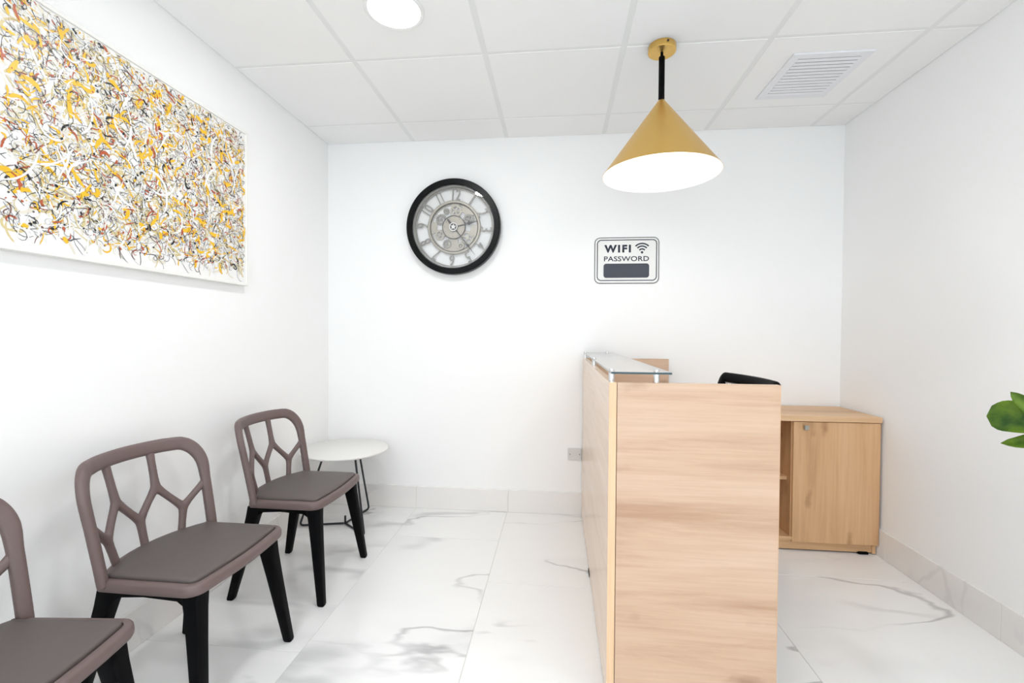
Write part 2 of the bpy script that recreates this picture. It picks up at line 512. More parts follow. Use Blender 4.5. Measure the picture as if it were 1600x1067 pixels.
# floor: slab plus separate polished tiles
fl = struct(obj('floor', bx((0, YF, -0.1), (W, 0, -0.0015)), M['grout']), 'polished white marble tile floor with grey veins')
xs = [0.0, 0.603, 1.193, 1.783, 2.373, W]
starts = [-0.15, -0.41, -0.82, -0.25, -0.60]
G = 0.0011
for c in range(5):
    ys = [0.0]; y = starts[c]
    while y > YF:
        ys.append(y); y -= 1.19
    ys.append(YF)
    for a, b in zip(ys[:-1], ys[1:]):
        cx, cyy = (xs[c] + xs[c + 1]) / 2, (a + b) / 2
        hx, hy = (xs[c + 1] - xs[c]) / 2 - G, abs(a - b) / 2 - G
        obj('floor_tile', bx((-hx, -hy, -0.012), (hx, hy, 0.0), 0.0008, 1), M['marble'], fl, loc=(cx, cyy, 0))

# skirting
HB, TB = 0.1403, 0.010
def skirting(name, label, axis, a, b, fixed, sign):
    r = root(name, label)
    x = a
    while x < b - 1e-4:
        e = min(x + 0.6, b)
        if axis == 'x':
            lo, hi = (x + .0005, min(fixed, fixed + sign * TB), 0.0005), (e - .0005, max(fixed, fixed + sign * TB), HB)
        else:
            lo, hi = (min(fixed, fixed + sign * TB), x + .0005, 0.0005), (max(fixed, fixed + sign * TB), e - .0005, HB)
        c = [(p + q) / 2 for p, q in zip(lo, hi)]
        obj('skirting_tile', bx([p - k for p, k in zip(lo, c)], [p - k for p, k in zip(hi, c)], 0.001, 1), M['skirt'], r, loc=c)
        x = e
skirting('baseboard_back', 'beige stone skirting along the back wall', 'x', 0.0, W, 0.0, -1)
skirting('baseboard_left', 'beige stone skirting behind the chairs', 'y', YF, -TB, 0.0, 1)
skirting('baseboard_right', 'beige stone skirting along the right wall', 'y', YF, -TB, W, -1)

# suspended ceiling: slab, tees, tiles
ce = struct(obj('ceiling', bx((0, YF, H + 0.02), (W, 0, H + 0.12)), M['ceil']), 'white suspended ceiling of square tiles in a grid')
cxs = [0.0, 0.5764, 1.1764, 1.7764, 2.3764, 2.9764, W]
cys = [0.0, -0.2555]
while cys[-1] - 0.6 > YF: cys.append(cys[-1] - 0.6)
cys.append(YF)
TW = 0.012
for x in cxs[1:-1]:
    obj('grid_runner', bx((x - TW, YF, H + 0.002), (x + TW, 0, H + 0.019)), M['tee'], ce)
for y in cys[1:-1]:
    for xa, xb in zip(cxs[:-1], cxs[1:]):
        obj('cross_tee', bx((xa + (TW if xa else 0), y - TW * .75, H + 0.002), (xb - (TW if xb < W else 0), y + TW * .75, H + 0.019)), M['tee'], ce)
def edgegap(v, hi): return 0.004 if v in (0.0, W, YF) else hi
obj('wall_angle', annulus([(0, YF), (W, YF), (W, 0), (0, 0)], [(.006, YF + .006), (W - .006, YF + .006), (W - .006, -.006), (.006, -.006)], H + 0.003, H + 0.019, 'z'), M['tee'], ce)
HOLES = {}
for i in range(6):
    for j in range(len(cys) - 1):
        x0 = cxs[i] + edgegap(cxs[i], TW); x1 = cxs[i + 1] - edgegap(cxs[i + 1], TW)
        y1 = cys[j] - edgegap(cys[j], TW * .75); y0 = cys[j + 1] + edgegap(cys[j + 1], TW * .75)
        c = ((x0 + x1) / 2, (y0 + y1) / 2, H)
        obj('ceiling_tile', bx((-(x1 - x0) / 2, -(y1 - y0) / 2, 0), ((x1 - x0) / 2, (y1 - y0) / 2, 0.018), 0.0012, 1), M['ceil'], ce, loc=c)

# ------------------------------------------------------------------ ceiling fittings
def downlight(x, y, label):
    t = thing('recessed_downlight', label, 'ceiling light', (x, y, H), group='round ceiling downlights')
    obj('trim_ring', ringlathe([(0.098, -0.0005), (0.113, -0.0005), (0.113, -0.004), (0.108, -0.008), (0.098, -0.006)], 64), M['trimwhite'], t, True, angle=40)
    obj('diffuser', lathe([(0.0985, -0.0008), (0.0985, -0.0045), (0.07, -0.006), (0.001, -0.0065)], 64), M['diffuser'], t, True, angle=40)
    la = bpy.data.lights.new('downlight_lamp', 'AREA'); la.shape = 'DISK'; la.size = 0.19; la.energy = DOWNLIGHT_W
    la.color = (0.975, 0.99, 1.0)
    lo = bpy.data.objects.new('downlight_lamp', la); link(lo, t); lo.location = (0, 0, -0.012)
    return t
downlight(0.8764, -1.1555, 'glowing round downlight in the ceiling tile above the chairs')
for x, y, lb in ((0.8764, -2.9555, 'added unseen downlight above the viewpoint on the chair side'), (2.6764, -2.3555, 'added unseen downlight above the viewpoint on the plant side'),
                 (0.8764, -4.1555, 'added unseen downlight near the front wall on the chair side'), (2.6764, -4.1555, 'added unseen downlight near the front wall on the plant side')):
    downlight(x, y, lb)  # unseen downlights, added to light the room more evenly

# vent
t = thing('air_vent', 'square white louvred air vent in the ceiling tile near the right wall', 'vent', (2.683, -0.548, H))
vh, vk = 0.166, 0.19
obj('frame', annulus([(-vh, -vk), (vh, -vk), (vh, vk), (-vh, vk)], [(-vh + .034, -vk + .034), (vh - .034, -vk + .034), (vh - .034, vk - .034), (-vh + .034, vk - .034)], -0.008, -0.0005, 'z'), M['vent'], t)
obj('gap_shade_plate', bx((-vh + .02, -vk + .02, -0.002), (vh - .02, vk - .02, -0.0006)), M['ventshade'], t)  # dark sheet in place of the shaded depth behind the slats
NS = 12
s0 = None
for k in range(NS):
    y = -vk + .034 + (k + .5) * (2 * vk - .068) / NS
    if s0 is None:
        s0 = obj('slat', bx((-vh + .033, -0.0090, -0.001), (vh - .033, 0.0090, 0.001), 0.0005, 1), M['vent'], t, loc=(0, y, -0.0085), rot=(R(-8), 0, 0))
    else:
        share(s0, 'slat', t, (0, y, -0.0085), (R(-8), 0, 0))

# pendant
def pendant():
    LX, LY = 1.936, -0.84
    t = thing('pendant_lamp', 'brass cone pendant lamp on a short black rod over the desk', 'pendant lamp', (LX, LY, H))
    cn = obj('ceiling_canopy', lathe([(0.056, -0.0004), (0.0575, -0.004), (0.0575, -0.026), (0.055, -0.0285), (0.001, -0.0288)], 56), M['brass'], t, True, angle=40)
    obj('screw', lathe([(0.004, 0), (0.004, 0.003), (0.001, 0.0032)], 12), M['dark'], cn, loc=(0.012, -0.0568, -0.013), rot=(R(90), 0, 0))
    obj('swivel', lathe([(0.006, -0.026), (0.006, -0.05), (0.001, -0.0505)], 16), M['black'], t, True, angle=40)
    obj('rod', lathe([(0.001, -0.0455), (0.0118, -0.047), (0.0125, -0.05), (0.0125, -0.236), (0.001, -0.237)], 24), M['black'], t, True, angle=40)
    za, zr, rr = -0.228, -0.545, 0.2445
    out = [(0.001, za + 0.004), (0.010, za + 0.002), (0.017, za - 0.008), (rr, zr)]
    inn = [(rr - 0.0022, zr), (0.014, za - 0.014), (0.001, za - 0.016)]
    sh = obj('shade', loft([[(r * math.cos(2 * math.pi * i / 96), r * math.sin(2 * math.pi * i / 96), z) for i in range(96)] for r, z in out + [(rr - 0.0012, zr - 0.0006)]], cap=False), M['brass'], t, True, angle=50)
    obj('shade_liner', loft([[(r * math.cos(2 * math.pi * i / 96), r * math.sin(2 * math.pi * i / 96), z) for i in range(96)] for r, z in [(rr - 0.0012, zr - 0.0006)] + inn], cap=False), M['lampwhite'], t, True, angle=50)
    obj('lamp_holder', lathe([(0.018, za - 0.02), (0.02, za - 0.07), (0.001, za - 0.072)], 24), M['trimwhite'], t, True, angle=40)
    obj('bulb', lathe([(0.012, za - 0.068), (0.016, za - 0.085), (0.034, za - 0.125), (0.045, za - 0.165), (0.042, za - 0.19), (0.028, za - 0.212), (0.001, za - 0.22)], 32), M['bulb'], t, True)
    la = bpy.data.lights.new('bulb_lamp', 'POINT'); la.energy = PENDANT_W; la.shadow_soft_size = 0.05; la.color = (1, 0.99, 0.97)
    lo = bpy.data.objects.new('bulb_lamp', la); link(lo, t); lo.location = (0, 0, za - 0.275)
pendant()

# ------------------------------------------------------------------ reception desk
def desk():
    DX0, DX1, DY0, DY1, DZ = 1.660, 2.152, -1.452, -0.013, 0.987
    th = 0.0225
    t = thing('reception_desk', 'pale oak reception desk standing against the back wall', 'desk', (0, 0, 0))
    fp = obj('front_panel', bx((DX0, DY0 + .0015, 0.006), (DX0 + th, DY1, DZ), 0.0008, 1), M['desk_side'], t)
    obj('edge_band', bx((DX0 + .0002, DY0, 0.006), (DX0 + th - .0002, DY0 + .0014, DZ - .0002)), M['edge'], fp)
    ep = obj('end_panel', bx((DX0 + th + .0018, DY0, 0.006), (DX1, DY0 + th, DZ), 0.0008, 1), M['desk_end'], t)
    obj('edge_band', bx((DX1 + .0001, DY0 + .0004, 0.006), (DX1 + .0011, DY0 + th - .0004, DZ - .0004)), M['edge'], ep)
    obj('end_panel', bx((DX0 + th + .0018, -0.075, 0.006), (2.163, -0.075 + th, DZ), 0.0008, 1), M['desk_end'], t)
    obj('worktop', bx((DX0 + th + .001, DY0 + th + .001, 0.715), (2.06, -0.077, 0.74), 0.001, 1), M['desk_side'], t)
    obj('modesty_panel', bx((DX0 + th + .02, DY0 + th + .001, 0.30), (DX0 + th + .038, -0.077, 0.714)), M['desk_side'], t)
    for y, e in ((-0.70, .0025), (-0.1, -.004), (-1.3, -.004)):
        obj('levelling_foot', bx((DX0 - e, y - .03, 0.0003), (DX0 + .03, y + .03, 0.016), .002, 1), M['black'], t)
    # glass shelf on chrome stand-offs
    zg = DZ + 0.028
    bm = bx((1.6635, -1.468, zg), (1.840, -0.02, zg + 0.006))
    for f in bm.faces:
        f.material_index = 1 if abs(f.normal.z) < 0.5 else 0
    obj('glass_shelf', bm, [M['shelfglass'], M['glassedge']], t)
    s0 = None
    for x, y in ((1.672, -1.405), (1.672, -0.735), (1.672, -0.075), (1.803, -1.43), (1.803, -0.064)):
        if s0 is None:
            s0 = obj('standoff', lathe([(0.0095, 0.0002), (0.0095, 0.0272), (0.001, 0.0275)], 24), M['chrome'], t, True, (x, y, DZ), angle=40)
            c0 = obj('cap', lathe([(0.009, 0.0346), (0.009, 0.038), (0.0078, 0.0395), (0.001, 0.04)], 24), M['chrome'], s0, True, angle=40)
        else:
            s = share(s0, 'standoff', t, (x, y, DZ)); share(c0, 'cap', s)
desk()

# ------------------------------------------------------------------ cabinet
def cabinet():
    X0, X1, Y0, Y1 = 2.290, 3.150, -0.362, -0.014
    ZT = 0.716
    t = thing('storage_cabinet', 'low oak storage cabinet with open shelves and one door in the right corner', 'cabinet')
    th = 0.018
    zb, zu = 0.062, ZT - 0.028
    obj('top_panel', bx((X0 - .006, Y0 - .008, zu), (X1 + .003, Y1 + .003, ZT), .0012, 1), M['cab_h'], t)
    obj('side_panel', bx((X1 - th, Y0 + .019, 0.004), (X1, Y1, zu - .0005), .0006, 1), M['cab_v'], t)
    obj('side_panel', bx((X0, Y0 + .002, 0.004), (X0 + th, Y1, zu - .0005), .0006, 1), M['cab_v'], t)
    XD = 2.722
    obj('divider', bx((XD, Y0 + .010, zb + th), (XD + .016, Y1 - .008, zu - .0005), .0006, 1), M['cab_v'], t)
    obj('back_panel', bx((X0 + th, Y1 - .007, zb), (X1 - th, Y1 - .001, zu - .0005)), M['cab_v'], t)
    obj('bottom_panel', bx((X0 + th, Y0 + .004, zb), (X1 - th, Y1 - .008, zb + th - .0005), .0006, 1), M['cab_h'], t)
    obj('shelf', bx((X0 + th, Y0 + .045, 0.366), (XD - .0005, Y1 - .008, 0.384), .0006, 1), M['cab_h'], t)
    obj('shelf', bx((XD + .0165, Y0 + .045, 0.366), (X1 - th - .0005, Y1 - .008, 0.384), .0006, 1), M['cab_h'], t)
    d = obj('door', bx((XD + .008, Y0, 0.055), (X1 + .001, Y0 + .0175, zu - .0035), .0008, 1), M['cab_v'], t)
    kb = bx((XD + .052, Y0 - .019, 0.645), (XD + .075, Y0 - .012, 0.669), .0015, 1)
    bx((XD + .058, Y0 - .013, 0.651), (XD + .069, Y0 - .0002, 0.663), bm=kb)
    obj('knob', kb, M['knob'], d)
    obj('plinth', bx((X0 + th, Y0 + .022, 0.008), (X1 - th - .0005, Y0 + .038, zb - .0005), .0006, 1), M['cab_h'], t)
    for x in (X0 + .08, X1 - .062):
        obj('foot', bx((x - .024, Y0 + .012, 0.0002), (x + .024, Y0 + .05, 0.013), .002, 1), M['black'], t)
cabinet()

# ------------------------------------------------------------------ waiting chairs
def make_chair(label, loc, rz):
    t = thing('waiting_chair', label, 'chair', loc, rz, 'taupe waiting chairs along the left wall')
    # seat shell outline (x forward, y across)
    pts = [(0.203, 0.0), (0.2015, 0.05), (0.198, 0.10), (0.1945, 0.135)]
    for a in (15, 35, 55, 75, 90):
        pts.append((0.147 + 0.044 * math.cos(R(a)), 0.1650 + 0.0445 * math.sin(R(a))))
    pts += [(0.08, 0.2095), (0.0, 0.2095), (-0.09, 0.2085)]
    for a in (75, 110, 145, 170):
        pts.append((-0.112 + .013 * math.cos(R(a)), 0.195 + .013 * math.sin(R(a))))
    for q in (0.85, 0.7, 0.55, 0.4, 0.2, 0.0):
        pts.append((-0.126 - 0.070 * (1 - q * q), 0.195 * q))
    base_outline = [Vector(p) for p in pts + [(x, -y) for x, y in reversed(pts[1:-1])]]
    def outline(ins):
        out = []
        k = len(base_outline)
        for i in range(k):
            p = base_outline[i]
            d = (base_outline[(i + 1) % k] - base_outline[i - 1]).normalized()
            out.append((p.x - d.y * ins, p.y + d.x * ins))
        return out
    def ring(ins, z): return [(x, y, z) for x, y in outline(ins)]
    obj('seat', loft([ring(0.012, 0.391), ring(0.005, 0.393), ring(0.001, 0.399), ring(0.0, 0.408), ring(0.001, 0.418), ring(0.004, 0.4235), ring(0.009, 0.4255), ring(0.0205, 0.4255), ring(0.0215, 0.4205), ring(0.030, 0.4200)]), M['taupe'], t, True, angle=60)
    def shrink(ins, k, z): return [(0.02 + (x - 0.02) * k, y * k, z) for x, y in outline(ins)]
    def dome(ins, z): return [(x, y, z) for x, y in outline(ins)]
    obj('seat_pad', loft([dome(0.0245, 0.4206), dome(0.0237, 0.428), dome(0.0245, 0.4325), dome(0.0285, 0.4355)] + [shrink(0.0285, k, z) for k, z in ((0.94, 0.4372), (0.8, 0.439), (0.5, 0.4405), (0.1, 0.441))]), M['pad'], t, True, angle=60)
    # legs: tapered, splayed
    for sx in (1, -1):
        for sy in (1, -1):
            xt = 0.145 if sx > 0 else -0.118
            xf = 0.200 if sx > 0 else -0.203
            p0, p1 = Vector((xt, 0.160 * sy, 0.3875)), Vector((xf, 0.205 * sy, 0.0))
            rings = []
            for q, a, b in ((0.0, .030, .024), (0.12, .026, .022), (0.35, .0225, .0195), (0.985, .0150, .0145), (1.0, .0125, .012)):
                p = p0.lerp(p1, q)
                rings.append([(p.x + x, p.y + y, p.z) for x, y in rrect(-a, a, -b, b, min(a, b) * .45, 3)])
            obj('leg', loft(rings), M['black'], t, True, angle=45)
    # under-seat side rails with rounded brackets
    for sy in (1, -1):
        poly = [(-0.140, 0.3876), (0.168, 0.3876), (0.172, 0.300), (0.150, 0.300), (0.138, 0.345), (0.105, 0.368), (0.0, 0.3715), (-0.075, 0.368), (-0.115, 0.345), (-0.130, 0.300), (-0.152, 0.300)]
        y = 0.166 * sy
        obj('side_rail', prism(poly, y - .013, y + .013, 'y', bevel=.002, seg=1), M['black'], t)
    obj('cross_rail', bx((0.10, -0.16, 0.366), (0.135, 0.16, 0.3876), .003, 1), M['black'], t)
    obj('cross_rail', bx((-0.11, -0.16, 0.366), (-0.075, 0.16, 0.3876), .003, 1), M['black'], t)
    # backrest surface
    def P(s, q):
        w = 0.203 + 0.014 * q
        xb = -0.100 - 0.056 * q - 0.010 * q * q
        c = 0.068 + 0.012 * q
        return Vector((xb - c * (1 - s * s), w * s, 0.412 + 0.328 * q))
    def N(s, q):
        e = 0.01
        a = P(s + e, q) - P(s - e, q); b = P(s, q + e) - P(s, q - e)
        return a.cross(b).normalized()
    path = [(-1.0, -0.02 + 0.08 * i) for i in range(9)]
    for a in range(9):
        th = R(180 - a * 11.25)
        path.append((-0.72 + 0.28 * math.cos(th), 0.66 + 0.30 * math.sin(th)))
    path += [(-0.55 + 0.11 * i, 0.965) for i in range(0, 6)]
    path = path + [(-s, q) for s, q in reversed(path[:-1])] if abs(path[-1][0]) < 1e-6 else path + [(-s, q) for s, q in reversed(path)]
    pts = [P(s, q) for s, q in path]; nr = [N(s, q) for s, q in path]
    rad = []
    for s, q in path:
        k = max(0.0, min(1.0, (q - 0.55) / 0.4))
        rad.append((0.0165 + 0.0075 * k, 0.0135))
    bm = sweep(pts, rad, 16, normal=nr, pw=3.0)
    fr = fuse('backrest', bm, M['taupe'], 0.0042, 5, t)
    J = {'a': (-0.335, 0.56), 'b': (0.335, 0.56), 'c': (-0.66, 0.285), 'd': (0.0, 0.295), 'e': (0.66, 0.285)}
    segs = [((-0.36, 0.96), J['a']), ((0.36, 0.96), J['b']), (J['a'], J['c']), (J['a'], J['d']), (J['b'], J['d']), (J['b'], J['e']),
            (J['c'], (-0.99, 0.50)), (J['e'], (0.99, 0.50)), (J['c'], (-0.56, -0.03)), (J['d'], (0.0, -0.03)), (J['e'], (0.56, -0.03))]
    bm = bmesh.new()
    for (s0, q0), (s1, q1) in segs:
        pp, nn, rr = [], [], []
        for i in range(9):
            u = i / 8
            s, q = s0 + (s1 - s0) * u, q0 + (q1 - q0) * u
            # gentle bow so that branches read as grown, not straight
            pp.append(P(s, q)); nn.append(N(s, q))
            rr.append((0.0120 + 0.0045 * abs(2 * u - 1) ** 3, 0.0100))
        sweep(pp, rr, 12, bm, normal=nn, pw=2.6)
    fuse('back_lattice', bm, M['taupe'], 0.0036, 6, t)
    return t

CH = make_chair('taupe lattice-back chair beside the round white side table', (0.338, -0.866, 0), 0)
c2 = copy_tree(CH); c2.location = (0.328, -1.490, 0); c2['label'] = 'taupe lattice-back chair in the middle of the row of three'
c3 = copy_tree(CH); c3.location = (0.318, -2.052, 0); c3.rotation_euler.z = 0.09; c3['label'] = 'taupe lattice-back chair nearest the viewer, cut off by the left edge'

# ------------------------------------------------------------------ side table
def side_table():
    t = thing('side_table', 'round white side table on thin black wire legs in the left corner', 'side table', (0.262, -0.298, 0))
    obj('tabletop', lathe([(0.001, 0.4365), (0.232, 0.4365), (0.243, 0.441), (0.246, 0.446), (0.245, 0.4505), (0.243, 0.452), (0.001, 0.452)], 72), M['white_top'], t, True, angle=40)
    obj('hub_post', lathe([(0.001, 0.0005), (0.006, 0.001), (0.006, 0.05), (0.001, 0.051)], 12), M['wire'], t, True, angle=40)
    obj('mounting_plate', lathe([(0.001, 0.4325), (0.15, 0.4325), (0.15, 0.4362), (0.001, 0.4362)], 40), M['wire'], t)
    for dx, dy, k in ((0.180, -0.142, .52), (0.046, 0.231, .52), (-0.248, -0.060, .45)):
        a = Vector((dx * k, dy * k, 0.434)); f = Vector((dx, dy, 0.006)); c = Vector((dx * .03, dy * .03, 0.006))
        pts = [a, a.lerp(f, .5)]
        d0 = (a - f).normalized(); d1 = (c - f).normalized(); r = 0.022
        for j in range(7):
            u = j / 6
            pts.append((f + d0 * r) * (1 - u) ** 2 + f * 2 * u * (1 - u) + (f + d1 * r) * u * u)
        pts += [f.lerp(c, .6), c]
        obj('wire_leg', sweep(pts, 0.0058, 10), M['wire'], t, True, angle=50)
side_table()

# ------------------------------------------------------------------ wall clock
def wall_clock():
    CX, CZ = 0.845, 1.803
    t = thing('wall_clock', 'large round skeleton wall clock with a black rim and exposed gears', 'clock', (CX, -0.002, CZ))
    tilt = R(4)
    rot = (R(90), 0, 0)      # local z -> world -y ; local y -> world z
    obj('rim', ringlathe([(0.262, 0.004), (0.296, 0.0), (0.300, 0.006), (0.300, 0.044), (0.298, 0.051), (0.294, 0.054), (0.264, 0.0535), (0.262, 0.050)], 96), M['blackgloss'], t, True, rot=rot, angle=35)
    ir = obj('inner_rim', ringlathe([(0.250, 0.006), (0.2625, 0.006), (0.2625, 0.036), (0.257, 0.040), (0.253, 0.030), (0.250, 0.026)], 96), M['silver'], t, True, rot=rot, angle=35)
    obj('minute_ring', ringlathe([(0.242, 0.010), (0.249, 0.010), (0.249, 0.016), (0.242, 0.016)], 96), M['gunmetal'], t, True, rot=rot, angle=35)
    cr = obj('centre_ring', ringlathe([(0.154, 0.008), (0.170, 0.008), (0.170, 0.018), (0.166, 0.021), (0.158, 0.021), (0.154, 0.018)], 96), M['champagne'], t, True, rot=rot, angle=35)
    obj('dark_line', ringlathe([(0.1505, 0.009), (0.1542, 0.009), (0.1542, 0.017), (0.1505, 0.017)], 96), M['hand'], cr, True)
    # numerals, radial
    for n_ in range(1, 13):
        s = str(n_)
        w = 0.030 if len(s) == 1 else 0.052
        if s == '1': w = 0.008
        if s == '11': w = 0.032
        bm = text_bm(s, -w / 2, w / 2, 0.1695, 0.2435, -0.010, 0.006)
        a = R(30 * n_) + tilt
        bmesh.ops.rotate(bm, verts=bm.verts, cent=(0, 0, 0), matrix=Matrix.Rotation(a, 3, 'Y'))
        obj('numeral', bm, M['gunmetal'], t)
    # dial plate: pieces around the gears
    def sector(r0, r1, a0, a1, z0, z1, n=16):
        poly = [(r1 * math.sin(a0 + (a1 - a0) * i / n), r1 * math.cos(a0 + (a1 - a0) * i / n)) for i in range(n + 1)]
        poly += [(r0 * math.sin(a1 - (a1 - a0) * i / n), r0 * math.cos(a1 - (a1 - a0) * i / n)) for i in range(n + 1)]
        return prism(poly, -z1, -z0, 'y')
    for a0, a1, r0 in ((22, 58, 0.112), (84, 118, 0.108), (164, 202, 0.074), (255, 286, 0.112), (-8, 14, 0.130)):
        obj('dial_plate', sector(r0, 0.152, R(a0), R(a1), 0.006, 0.011), M['champagne'], t)
    obj('dial_backing_ring', ringlathe([(0.145, 0.005), (0.152, 0.005), (0.152, 0.0085), (0.145, 0.0085)], 72), M['champagne'], t, rot=rot)
    # gears
    def gear(cx, cz, r, teeth, z0, z1, hole, spokes):
        outer = []
        for k in range(teeth):
            for q, rr in ((0.0, .88), (.22, .88), (.34, 1.0), (.66, 1.0), (.78, .88)):
                a = 2 * math.pi * (k + q) / teeth
                outer.append((cx + r * rr * math.sin(a), cz + r * rr * math.cos(a)))
        inner = []
        for i in range(len(outer)):
            a = 2 * math.pi * i / len(outer)
            inner.append((cx + r * hole * math.sin(a), cz + r * hole * math.cos(a)))
        bm = annulus(outer, inner, -z1, -z0, 'y')
        for k in range(spokes):
            a = math.pi * 2 * k / spokes + 0.4
            p = Vector((math.sin(a), math.cos(a))); q = Vector((p.y, -p.x))
            w = r * 0.10
            pts = [(cx + p.x * d * r + q.x * e * w, cz + p.y * d * r + q.y * e * w) for d, e in ((0, -1), (hole * 1.08, -1), (hole * 1.08, 1), (0, 1))]
            prism(pts, -z1 + .0008, -z0 - .0004, 'y', bm)
        prism([(cx + r * .26 * math.cos(2 * math.pi * i / 20), cz + r * .26 * math.sin(2 * math.pi * i / 20)) for i in range(20)], -z1 - .001, -z0 + .0002, 'y', bm)
        return bm
    for n_, (cx, cz, r, te, z0, ho, sp) in enumerate(((0.012, 0.104, 0.040, 20, .010, .66, 5), (-0.084, 0.052, 0.036, 16, .008, .60, 3), (-0.092, -0.046, 0.034, 16, .010, .60, 4),
                                  (-0.044, -0.104, 0.030, 14, .008, .62, 3), (0.086, -0.066, 0.044, 22, .010, .70, 4), (0.094, 0.050, 0.034, 16, .012, .60, 4), (0.044, -0.118, 0.024, 12, .012, .5, 3), (-0.050, 0.104, 0.020, 12, .012, .5, 3))):
        obj('gear', gear(cx, cz, r, te, z0, z0 + .005, ho, sp), M['gunmetal' if n_ % 2 else 'champagne'], t)
    sd = obj('sub_dial', lathe([(0.074, 0.012), (0.074, 0.019), (0.072, 0.0205), (0.001, 0.0205)], 64), M['champagne'], t, True, rot=rot, angle=35)
    obj('sub_dial_ring', ringlathe([(0.070, 0.0200), (0.0745, 0.0200), (0.0745, 0.0225), (0.070, 0.0225)], 64), M['hand'], sd, True)
    for k in range(12):
        a = R(30 * k) + tilt
        obj('hour_mark', lathe([(0.0022, 0.0206), (0.0022, 0.0216), (0.0005, 0.0217)], 8), M['hand'], sd, loc=(0.060 * math.sin(a), 0.060 * math.cos(a), 0))
    # hands
    def hand(ang, poly, z0, z1):
        bm = prism(poly, -z1, -z0, 'y')
        bmesh.ops.rotate(bm, verts=bm.verts, cent=(0, 0, 0), matrix=Matrix.Rotation(R(ang), 3, 'Y'))
        return bm
    obj('hour_hand', hand(77, [(-.003, -.01), (.003, -.01), (.003, .085), (.011, .098), (.004, .118), (.0015, .158), (-.0015, .158), (-.004, .118), (-.011, .098), (-.003, .085)], .024, .0265), M['hand'], t)
    obj('minute_hand', hand(142, [(-.006, -.062), (.006, -.062), (.005, -.01), (.0035, .05), (.003, .135), (.007, .148), (.0025, .165), (.0007, .226), (-.0007, .226), (-.0025, .165), (-.007, .148), (-.003, .135), (-.0035, .05), (-.005, -.01)], .029, .0315), M['hand'], t)
    hb = obj('hub', ringlathe([(0.021, 0.030), (0.0265, 0.030), (0.0265, 0.036), (0.021, 0.036)], 40), M['signwhite'], t, True, rot=rot, angle=35)
    obj('hub_disc', lathe([(0.021, 0.0322), (0.021, 0.0340), (0.001, 0.0341)], 32), M['hand'], hb)
    star = []
    for k in range(10):
        a = R(36 * k) + tilt; r = 0.0195 if k % 2 == 0 else 0.0085
        star.append((r * math.sin(a), r * math.cos(a)))
    obj('star', prism(star, 0.0342, 0.0375, 'z'), M['signwhite'], hb)
    obj('cover_glass', lathe([(0.2615, 0.0425), (0.2615, 0.0445), (0.001, 0.0447)], 72), M['glass'], t, rot=rot)
wall_clock()

# ------------------------------------------------------------------ wifi sign
def wifi_sign():
    X0, X1, Z0, Z1 = 1.726, 2.115, 1.444, 1.727
    t = thing('wifi_sign', 'white enamel sign reading WIFI PASSWORD with a dark blank panel', 'sign', (X0, -0.0015, Z0))
    kx, kz = (X1 - X0) / 1060.0, (Z1 - Z0) / 775.0
    u = lambda px: (px - 213) * kx
    v = lambda py: (940 - py) * kz
    obj('plate', prism(rrect(0, X1 - X0, 0, Z1 - Z0, 0.034, 8), -0.0045, 0.0, 'y'), M['signwhite'], t)
    def line(x0, x1, y0, y1, r, w, mat):
        a = rrect(u(x0), u(x1), v(y1), v(y0), r, 8); b = rrect(u(x0) + w, u(x1) - w, v(y1) + w, v(y0) - w, r - w, 8)
        return obj('border_line', annulus(a, b, -0.0052, -0.0046), mat, t)
    line(214, 1272, 166, 939, 0.0338, 0.0042, M['worn'])
    line(254, 1238, 203, 894, 0.026, 0.0055, M['navy'])
    obj('lettering', text_bm('WIFI', u(375), u(812), v(421), v(291), -0.0046, 0.0007, 0.045, 1.28), M['navy'], t)
    obj('lettering', text_bm('PASSWORD', u(372), u(1108), v(566), v(482), -0.0046, 0.0007, 0.012, 1.04), M['navy'], t)
    obj('blank_panel', prism(rrect(u(365), u(1112), v(843), v(605), 0.016, 6), -0.0056, -0.0046, 'y'), M['slate'], t)
    sx, sz = u(994), v(420)
    obj('signal_dot', prism([(sx + 21 * kx * math.cos(2 * math.pi * i / 24), sz + 21 * kx * math.sin(2 * math.pi * i / 24)) for i in range(24)], -0.0053, -0.0046, 'y'), M['navy'], t)
    for r0, r1, hw in ((45, 69, 50), (92, 116, 47), (136, 160, 46)):
        poly = [(r1 * kx * math.sin(R(-hw + 2 * hw * i / 20)), r1 * kx * math.cos(R(-hw + 2 * hw * i / 20))) for i in range(21)]
        poly += [(r0 * kx * math.sin(R(hw - 2 * hw * i / 20)), r0 * kx * math.cos(R(hw - 2 * hw * i / 20))) for i in range(21)]
        obj('signal_arc', prism([(sx + a, sz - 1 * kz + b) for a, b in poly], -0.0053, -0.0046, 'y'), M['navy'], t)
    for a, b in ((302, 250), (1196, 246), (302, 858), (1190, 858)):
        obj('screw_hole', lathe([(0.0022, 0), (0.0022, .0007), (.0005, .0008)], 10), M['plate'], t, loc=(u(a), -0.0046, v(b)), rot=(R(90), 0, 0))
wifi_sign()

